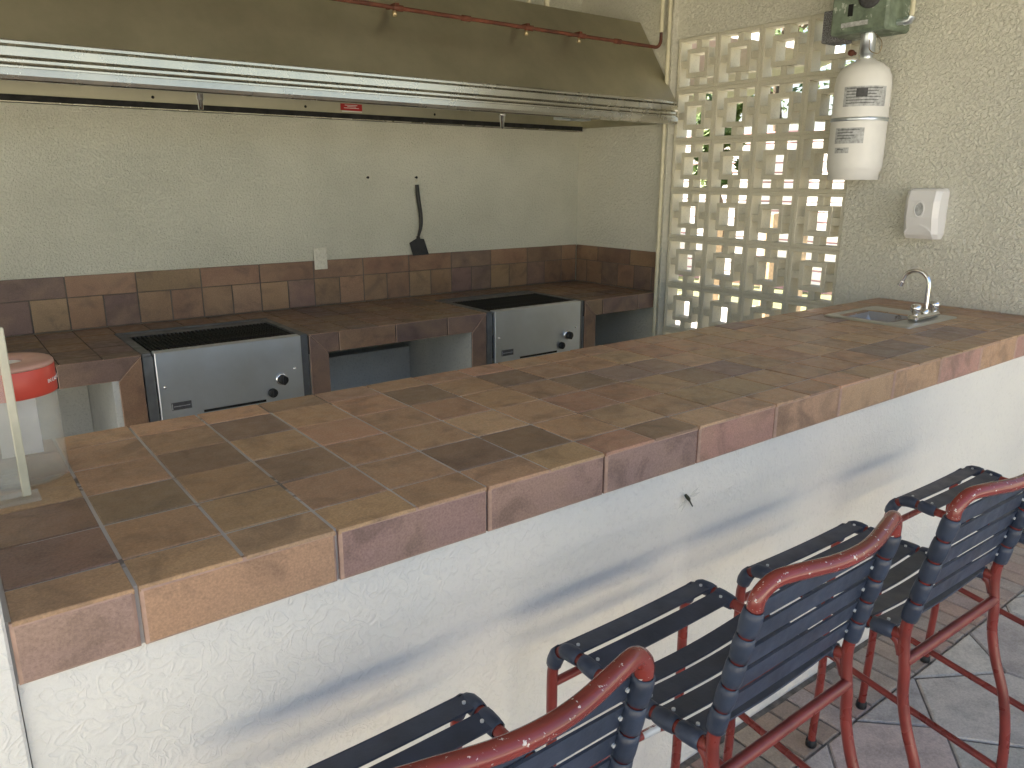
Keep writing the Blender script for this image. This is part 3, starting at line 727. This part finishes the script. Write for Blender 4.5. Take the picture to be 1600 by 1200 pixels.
for ra, dx in ((1.25, 0.0), (1.2, 0.003), (1.0, 0.003), (0.95, 0.001)):
    vs += [(WX-0.001-fr-dx, cyd+0.021*ra*math.cos(a), czd+0.034*ra*math.sin(a)) for a in [2*math.pi*q/nn for q in range(nn)]]
k.add(vs, [(i*nn+j, i*nn+(j+1) % nn, (i+1)*nn+(j+1) % nn, (i+1)*nn+j) for i in range(3) for j in range(nn)], True); part('window_rim', k, M_plastic, dp)
k = MB(); k.add([(WX-0.001-fr-0.001, cyd+0.0205*math.cos(a), czd+0.033*math.sin(a)) for a in [2*math.pi*q/nn for q in range(nn)]], [tuple(range(nn))]); part('window', k, M_print, dp)
k = MB(); 
nn = 14; arc = [(0.690+0.068*math.cos(a), 1.412+0.052*math.sin(a)) for a in [math.pi*q/nn for q in range(nn+1)]]
arc = [(0.758, 1.394)]+arc+[(0.622, 1.394)]
m_ = len(arc); dd = lambda z: WX-0.001-(0.062+(z-1.393)/0.027*0.028 if z < 1.42 else 0.090+(z-1.42)/0.08*0.018)
vs = [(dd(z)-0.0045, y, z) for y, z in arc]+[(dd(z)+0.004, y, z) for y, z in arc]
k.add(vs, [tuple(range(m_))]+[(i, (i+1) % m_, m_+(i+1) % m_, m_+i) for i in range(m_)]); part('push_bar', k, M_plastic, dp)

# ------------------------------------------------------------------ sink and faucet
sk = thing('sink', 'small square stainless drop-in sink in the right end of the bar', 'sink', (3.37, 0.54, BT))
k = MB(); X0, X1, Y0, Y1 = 3.135, 3.60, 0.335, 0.742; hx0, hx1, hy0, hy1 = 3.205, 3.50, 0.455, 0.715
def rr(x0, x1, y0, y1, r_, z, n=5):
    out = []
    for (cx_, cy_, a) in ((x1-r_, y1-r_, 0), (x0+r_, y1-r_, 90), (x0+r_, y0+r_, 180), (x1-r_, y0+r_, 270)):
        for q in range(n+1): out.append((cx_+r_*math.cos(R(a+90*q/n)), cy_+r_*math.sin(R(a+90*q/n)), z))
    return out
rings = [rr(X0, X1, Y0, Y1, 0.02, BT+0.0006), rr(X0+0.001, X1-0.001, Y0+0.001, Y1-0.001, 0.02, BT+0.005), rr(X0+0.012, X1-0.012, Y0+0.012, Y1-0.012, 0.02, BT+0.007), rr(hx0-0.006, hx1+0.006, hy0-0.006, hy1+0.006, 0.05, BT+0.004),
         rr(hx0, hx1, hy0, hy1, 0.05, BT-0.004), rr(hx0+0.022, hx1-0.022, hy0+0.022, hy1-0.022, 0.04, BT-0.06), rr(hx0+0.03, hx1-0.03, hy0+0.03, hy1-0.03, 0.035, BT-0.100), rr(hx0+0.06, hx1-0.06, hy0+0.06, hy1-0.06, 0.02, BT-0.104)]
m_ = len(rings[0]); vs = [p for q in rings for p in q]
k.add(vs, [(i*m_+j, i*m_+(j+1) % m_, (i+1)*m_+(j+1) % m_, (i+1)*m_+j) for i in range(len(rings)-1) for j in range(m_)], True)
k.add(rings[-1], [tuple(range(m_))], True); part('basin', k, M_sinksteel, sk)
k = MB(); k.lathe([(0.03, BT-0.1025), (0.022, BT-0.1015), (0.0, BT-0.103)], ((hx0+hx1)/2, (hy0+hy1)/2, 0), 20); part('drain', k, M_chrome, sk)
fa = thing('faucet', 'chrome gooseneck faucet with two clear knobs on the sink deck', 'faucet', (3.41, 0.40, BT))
FY, FXc = 0.405, 3.405
k = MB(); k.box((FXc-0.115, FY-0.026, BT+0.006), (FXc+0.115, FY+0.026, BT+0.034), 0.010); part('deck_plate', k, M_chrome, fa)
path = [(FXc+0.01, FY, BT+0.03), (FXc+0.01, FY, BT+0.155)]+[(FXc+0.01, FY+0.062-0.062*math.cos(a), BT+0.155+0.066*math.sin(a)) for a in [R(12*q) for q in range(1, 13)]]
path.append((FXc+0.01, path[-1][1]+0.012, path[-1][2]-0.032))
k = MB(); k.tube(path, 0.0105, 14); k.lathe([(0.017, BT+0.030), (0.017, BT+0.045), (0.011, BT+0.052)], (FXc+0.01, FY, 0), 18); part('spout', k, M_chrome, fa)
k = MB(); e = Vector(path[-1]); dv = (Vector(path[-1])-Vector(path[-2])).normalized(); k.tube([e-dv*0.004, e+dv*0.018], 0.0135, 14); part('aerator', k, M_chrome, fa)
for dx in (-0.082, 0.098):
    k = MB(); k.lathe([(0.014, BT+0.033), (0.014, BT+0.042), (0.021, BT+0.046), (0.023, BT+0.062), (0.021, BT+0.076), (0.012, BT+0.082), (0.0, BT+0.083)], (FXc+dx, FY, 0), 10); part('knob', k, M_chrome, fa)

# ------------------------------------------------------------------ jar and acrylic holder at the left end
jar = thing('clear_jar', 'clear plastic cylinder with red lettered band and tan lid on the bar', 'jar', (-0.087, 0.635, BT))
jx, jy, jr, jt = -0.088, 0.640, 0.088, BT+0.245
k = MB(); k.lathe([(0.0, BT+0.004), (jr, BT+0.004), (jr, jt-0.004), (jr-0.003, jt-0.004), (jr-0.003, BT+0.007), (0.0, BT+0.007)], (jx, jy, 0), 40); part('body', k, M_clear, jar)
k = MB(); k.lathe([(jr+0.001, jt-0.058), (jr+0.0015, jt-0.057), (jr+0.0015, jt-0.003), (jr+0.001, jt-0.002)], (jx, jy, 0), 40); band = part('red_band', k, M_redlabel, jar)
k = MB(); k.lathe([(0.034, jt+0.006), (0.036, jt+0.008), (jr-0.004, jt+0.008), (jr+0.001, jt+0.004), (jr+0.001, jt-0.0015), (0.034, jt-0.0015), (0.034, jt+0.006)], (jx, jy, 0), 40); part('lid', k, M_lid, jar)
k = MB(); k.lathe([(0.0335, jt+0.003), (0.0, jt+0.003)], (jx, jy, 0), 24); part('paper_core', k, M_white, jar)
k = MB(); k.box((jx-0.030, jy-0.01, BT+0.05), (jx+0.045, jy-0.006, BT+0.185), 0.001); part('paper_card', k, M_plastic, jar)
tx = bpy.data.curves.new('lettering', 'FONT'); tx.body = 'IN CASE OF'; tx.size = 0.0115; tx.extrude = 0.0003; tx.align_x = 'LEFT'
to = bpy.data.objects.new('lettering', tx); C.objects.link(to)
dg = bpy.context.evaluated_depsgraph_get(); me = bpy.data.meshes.new_from_object(to.evaluated_get(dg)); bpy.data.objects.remove(to)
for v in me.vertices:
    a = R(-42)+v.co.x/jr; rr_ = jr+0.0025+v.co.z
    v.co = Vector((jx+rr_*math.cos(a), jy+rr_*math.sin(a), jt-0.036+v.co.y))
me.materials.clear(); me.materials.append(M_white)
lo = bpy.data.objects.new('lettering', me); C.objects.link(lo); lo.parent = band; lo.location = -chain(band)
ah = thing('acrylic_holder', 'clear acrylic holder with a pale lit edge standing before the jar', 'holder', (-0.2, 0.5, BT))
k = MB(); k.box((-0.101, 0.492, BT+0.008), (-0.086, 0.506, BT+0.345), 0.002); part('edge_strip', k, M_edge, ah)
k = MB(); k.box((-0.40, 0.495, BT+0.008), (-0.1015, 0.500, BT+0.345), 0.001); part('front_panel', k, M_acry, ah)
k = MB(); k.box((-0.40, 0.50, BT+0.030), (-0.1015, 0.60, BT+0.036), 0.001); k.box((-0.40, 0.50, BT+0.052), (-0.1015, 0.503, BT+0.056)); part('shelf', k, M_acry, ah)
k = MB(); k.box((-0.40, 0.470, BT+0.001), (-0.072, 0.53, BT+0.007), 0.001); part('foot', k, M_acry, ah)

# ------------------------------------------------------------------ dragonfly on the bar front
df = thing('dragonfly', 'small dragonfly resting on the white stucco bar front', 'dragonfly', (1.323, 0.008, 0.866))
k = MB(); k.tube([(1.310, 0.003, 0.880), (1.316, 0.001, 0.872), (1.320, 0.0, 0.867), (1.328, 0.003, 0.858), (1.345, 0.006, 0.838)], [0.004, 0.0055, 0.005, 0.0025, 0.0018], 8); part('body', k, M_insect, df)
for (a, L) in ((205, 0.048), (228, 0.044), (30, 0.045), (8, 0.046)):
    c_, s_ = math.cos(R(a)), math.sin(R(a)); k = MB(); px, pz = -s_*0.005, c_*0.005
    k.add([(1.317, 0.0, 0.871), (1.317+c_*L*0.5+px, -0.002, 0.871+s_*L*0.5+pz), (1.317+c_*L, -0.003, 0.871+s_*L), (1.317+c_*L*0.5-px, -0.002, 0.871+s_*L*0.5-pz)], [(0, 1, 2, 3)]); part('wing', k, M_wing, df)

# ------------------------------------------------------------------ bar stools
def stool_root():
    root = thing('bar_stool', 'x', 'stool', (0, 0, 0), 'red and navy stools along the bar')
    w = 0.212; tr = 0.0118
    def pt(n, mb, m, par=None):
        o = mb.build(n, m); o.parent = par or root; return o
    rear = smooth_path([(0, -.612, 1.05), (0, -.585, .92), (0, -.560, .80), (0, -.558, .745), (0, -.567, .68), (0, -.572, .62), (0, -.590, .55), (0, -.622, .46), (0, -.642, .34), (0, -.650, .15), (0, -.655, .006)], 5)
    seat = smooth_path([(0, -.552, .760), (0, -.50, .757), (0, -.40, .750), (0, -.30, .747), (0, -.235, .752), (0, -.195, .750), (0, -.166, .728), (0, -.153, .690), (0, -.150, .64), (0, -.152, .45), (0, -.156, .25), (0, -.150, .006)], 6)
    # crest rail, bowed back, runs into both uprights
    cr_ = [(-w, -.612, 1.048), (-w+0.004, -.614, 1.070), (-w+0.030, -.622, 1.092), (-w*0.66, -.634, 1.096), (-w*0.3, -.650, 1.093), (0, -.655, 1.092)]
    cr_ = cr_+[(-x, y, z) for x, y, z in cr_[:-1][::-1]]
    pt('crest_rail', MB().tube(smooth_path(cr_, 6), 0.0134, 14), M_redworn)
    for s in (-1, 1):
        off = Vector((s*w, 0, 0))
        pt('upright', MB().tube([p+off for p in rear], tr, 12), M_red)
        pt('front_leg', MB().tube([p+off for p in seat], tr, 12), M_red)
        pt('side_stretcher', MB().tube([(s*w, -.152, .335), (s*w, -.40, .298), (s*w, -.642, .265)], 0.0095, 10), M_red)
        gs = smooth_path([(s*w, -.52, .757), (s*w, -.545, .742), (s*w, -.556, .715)], 5); pt('gusset', MB().tube(gs, 0.010, 8), M_red)
        for (y, z) in ((-.655, 0.0), (-.150, 0.0)):
            k = MB(); k.lathe([(0.0, 0.001), (0.016, 0.001), (0.017, 0.006), (0.0155, 0.022), (0.0128, 0.024)], (s*w, y, 0), 12); pt('foot_cap', k, M_black)
    pt('rear_stretcher', MB().tube([(-w, -.565, .702), (w, -.565, .702)], 0.0118, 12), M_red)
    pt('front_rail', MB().tube([(-w, -.151, .650), (w, -.151, .650)], 0.0095, 10), M_red)
    fr_ = smooth_path([(-w, -.152, .325), (-w+0.035, -.150, .350), (-w+0.085, -.147, .362), (0, -.142, .364), (w-0.085, -.147, .362), (w-0.035, -.150, .350), (w, -.152, .325)], 6)
    ftr = pt('footrest', MB().tube(fr_, 0.0105, 10), M_red)
    pt('worn_patch', MB().tube([(w-0.125, -.1455, .3632), (w-0.098, -.1468, .3625), (w-0.07, -.1478, .3605)], 0.0109, 10), M_rivet, ftr)
    # vinyl straps: a flat band with a sleeve round the tube at each end
    def along(path, dist):
        acc = 0
        for a, b in zip(path, path[1:]):
            L = (b-a).length
            if acc+L >= dist: return a+(b-a)*((dist-acc)/L), (b-a).normalized()
            acc += L
        return path[-1], (path[-1]-path[-2]).normalized()
    def strap(name, path, dist, wd, side, sag=0.0, sl_=0.0475):
        c, tg = along(path, dist); nrm = Vector((1, 0, 0)).cross(tg).normalized()*side
        k = MB(); nx = 10; th = 0.0022
        for face in (1, -1):
            pass
        vs = []
        for i in range(nx+1):
            x = -w+2*w*i/nx; off = nrm*(tr*0.75-sag*math.sin(math.pi*i/nx))
            for a, b in ((-1, -1), (1, -1), (1, 1), (-1, 1)):
                vs.append(Vector((x, 0, 0))+c+off+tg*(a*wd/2)+nrm*(b*th))
        fs = []
        for i in range(nx):
            for j in range(4): fs.append((i*4+j, i*4+(j+1) % 4, (i+1)*4+(j+1) % 4, (i+1)*4+j))
        k.add(vs, fs)
        for s in (-1, 1):
            pts = []; rad = []
            for q, rr0 in ((-0.5, 0.0140), (-0.47, 0.0162), (-0.2, 0.0174), (0.2, 0.0174), (0.47, 0.0162), (0.5, 0.0140)):
                p, _ = along(path, max(0, dist+q*sl_)); pts.append(p+Vector((s*w, 0, 0))); rad.append(rr0)
            k.tube(pts, rad, 12, False)
        k.cur = 1
        for s in (-1, 1):
            p = c+Vector((s*(w-0.020), 0, 0))+nrm*(tr*0.75+0.0022*side)-nrm*0.002
            for sd in (1, -1):
                q = c+Vector((s*(w-0.0185), 0, 0))+nrm*(tr*0.75)+nrm*(sd*0.0035)
                k.tube([q-nrm*0.002, q+nrm*0.002], 0.0036, 8)
        return pt(name, k, [M_navy, M_rivet])
    for i in range(5): strap('back_strap', rear, 0.026+i*0.0515, 0.039, 1)
    L0 = 0.022
    for d in (0.040, 0.094, 0.148, 0.202): strap('seat_strap', seat, d, 0.044, 1, 0.010)
    for d, wd in ((0.290, 0.044), (0.345, 0.044), (0.405, 0.046)): strap('seat_strap', seat, d, wd, 1, 0.003)
    return root
s0 = stool_root()
specs = [(0.275, 0.0, 0.0, 'nearest bar stool, cut off by the bottom edge of the picture'),
         (0.945, 0.01, 0.5, 'navy strap bar stool with red frame, second from the nearest'),
         (1.545, -0.028, -1.0, 'third bar stool from the nearest, back cut by the right edge'),
         (2.262, -0.035, -1.0, 'farthest bar stool, only its seat and front legs in view')]
sts = [s0]+[copy_tree(s0) for _ in specs[1:]]
for o, (x, y, rz, lab) in zip(sts, specs):
    o.location = (x, y, 0); o.rotation_euler = (0, 0, R(rz)); o['label'] = lab

# ------------------------------------------------------------------ seen through the screen: house, posts, trees
hs = thing('neighbour_house', 'pale pink clapboard house glimpsed through the block screen', 'house', (14, 9, 0))
part('wall', MB().box((11.1, 2.0, -0.06), (18, 18, 2.45)), M_pink, hs)
cl = MB().box((-0.012, -8.0, -0.062), (0.012, 8.0, 0.062)).mesh('clapboard', M_siding)
for i in range(16):
    o = bpy.data.objects.new('clapboard', cl); C.objects.link(o); o.parent = hs
    o.location = Vector((11.078, 10.0, 0.06+i*0.152))-chain(hs); o.rotation_euler = (0, R(-7), 0)
part('roof', MB().prism([(1.4, 2.40), (10, 4.6), (18.6, 2.40), (18.6, 2.52), (10, 4.75), (1.4, 2.52)], 10.95, 18.6), M_metalroof, hs)
for i, (x, y) in enumerate(((6.7, 3.15), (6.9, 3.62), (7.0, 4.4))):
    k = MB().box((x-0.05, y-0.05, -0.06), (x+0.05, y+0.05, 1.35), 0.006).build('timber_post', M_wood)
    tag(k, ['tan timber post outside, nearest of three behind the screen', 'tan timber post outside, middle of three behind the screen', 'tan timber post outside, farthest of three behind the screen'][i], 'post', 'timber posts outside')
def tree(x, y, h, r_, lab, seed):
    rng = random.Random(seed); t_ = thing('leafy_tree', lab, 'tree', (x, y, -0.06), 'trees beyond the screen')
    k = MB(); k.tube(smooth_path([(x, y, -0.06), (x+.1, y, h*.3), (x-.05, y+.1, h*.55), (x+.1, y, h*.8)]), 0.2, 10, True, lambda q: 0.2*(1-0.75*q))
    for a in range(6):
        an = a*1.05+rng.random(); z0 = h*(0.4+0.06*a); k.tube([(x, y, z0), (x+math.cos(an)*r_*.35, y+math.sin(an)*r_*.35, z0+h*.1), (x+math.cos(an)*r_*.75, y+math.sin(an)*r_*.75, z0+h*.16)], [0.08, 0.05, 0.02], 6)
    part('trunk', k, M_bark, t_)
    k = MB(); cl_ = [(x+rng.gauss(0, r_*.45), y+rng.gauss(0, r_*.45), h*.68+rng.gauss(0, h*.13)) for _ in range(42)]
    for c_ in cl_:
        rad = rng.uniform(.25, .5)*r_*.7
        for _ in range(90):
            d = Vector((rng.gauss(0, 1), rng.gauss(0, 1), rng.gauss(0, .8))).normalized()*rad*rng.random()**.4; p = Vector(c_)+d
            u_ = Vector((rng.gauss(0, 1), rng.gauss(0, 1), rng.gauss(0, 1))).normalized(); v_ = u_.orthogonal().normalized(); s = rng.uniform(.07, .14)
            k.add([p-u_*s, p+v_*s*.45, p+u_*s, p-v_*s*.45], [(0, 1, 2, 3)])
    part('crown', k, M_leaf, t_)
tree(9.4, 12.5, 5.2, 1.3, 'dense green tree left of the others, seen through the screen top', 3)
tree(20.5, 13.0, 8.5, 2.8, 'tall green tree behind the neighbouring house', 5)
tree(10.5, 7.2, 3.3, 0.36, 'small slender tree by the corner of the house', 8)

# ------------------------------------------------------------------ unseen, behind the camera: pale building added to bounce sunlight onto the bar
ph = thing('bounce_building', 'unseen low pale building added behind the camera to bounce sunlight at the bar', 'house', (0, -19, -0.06))
part('wall', MB().box((-30, -24, -0.06), (1.0, -17, 2.7)), M_cream, ph)
part('roof', MB().box((-30.6, -24.5, 2.702), (1.6, -16.8, 2.9)), M_roofing, ph)

k = MB().box((4.75, -4.0, -0.06), (4.95, 1.25, 2.3), 0.01).build('shade_wall', M_block)  # added out of view to cut outside light inside the screen holes
tag(k, 'unseen cream wall added outside to keep light off the screen holes', 'wall')
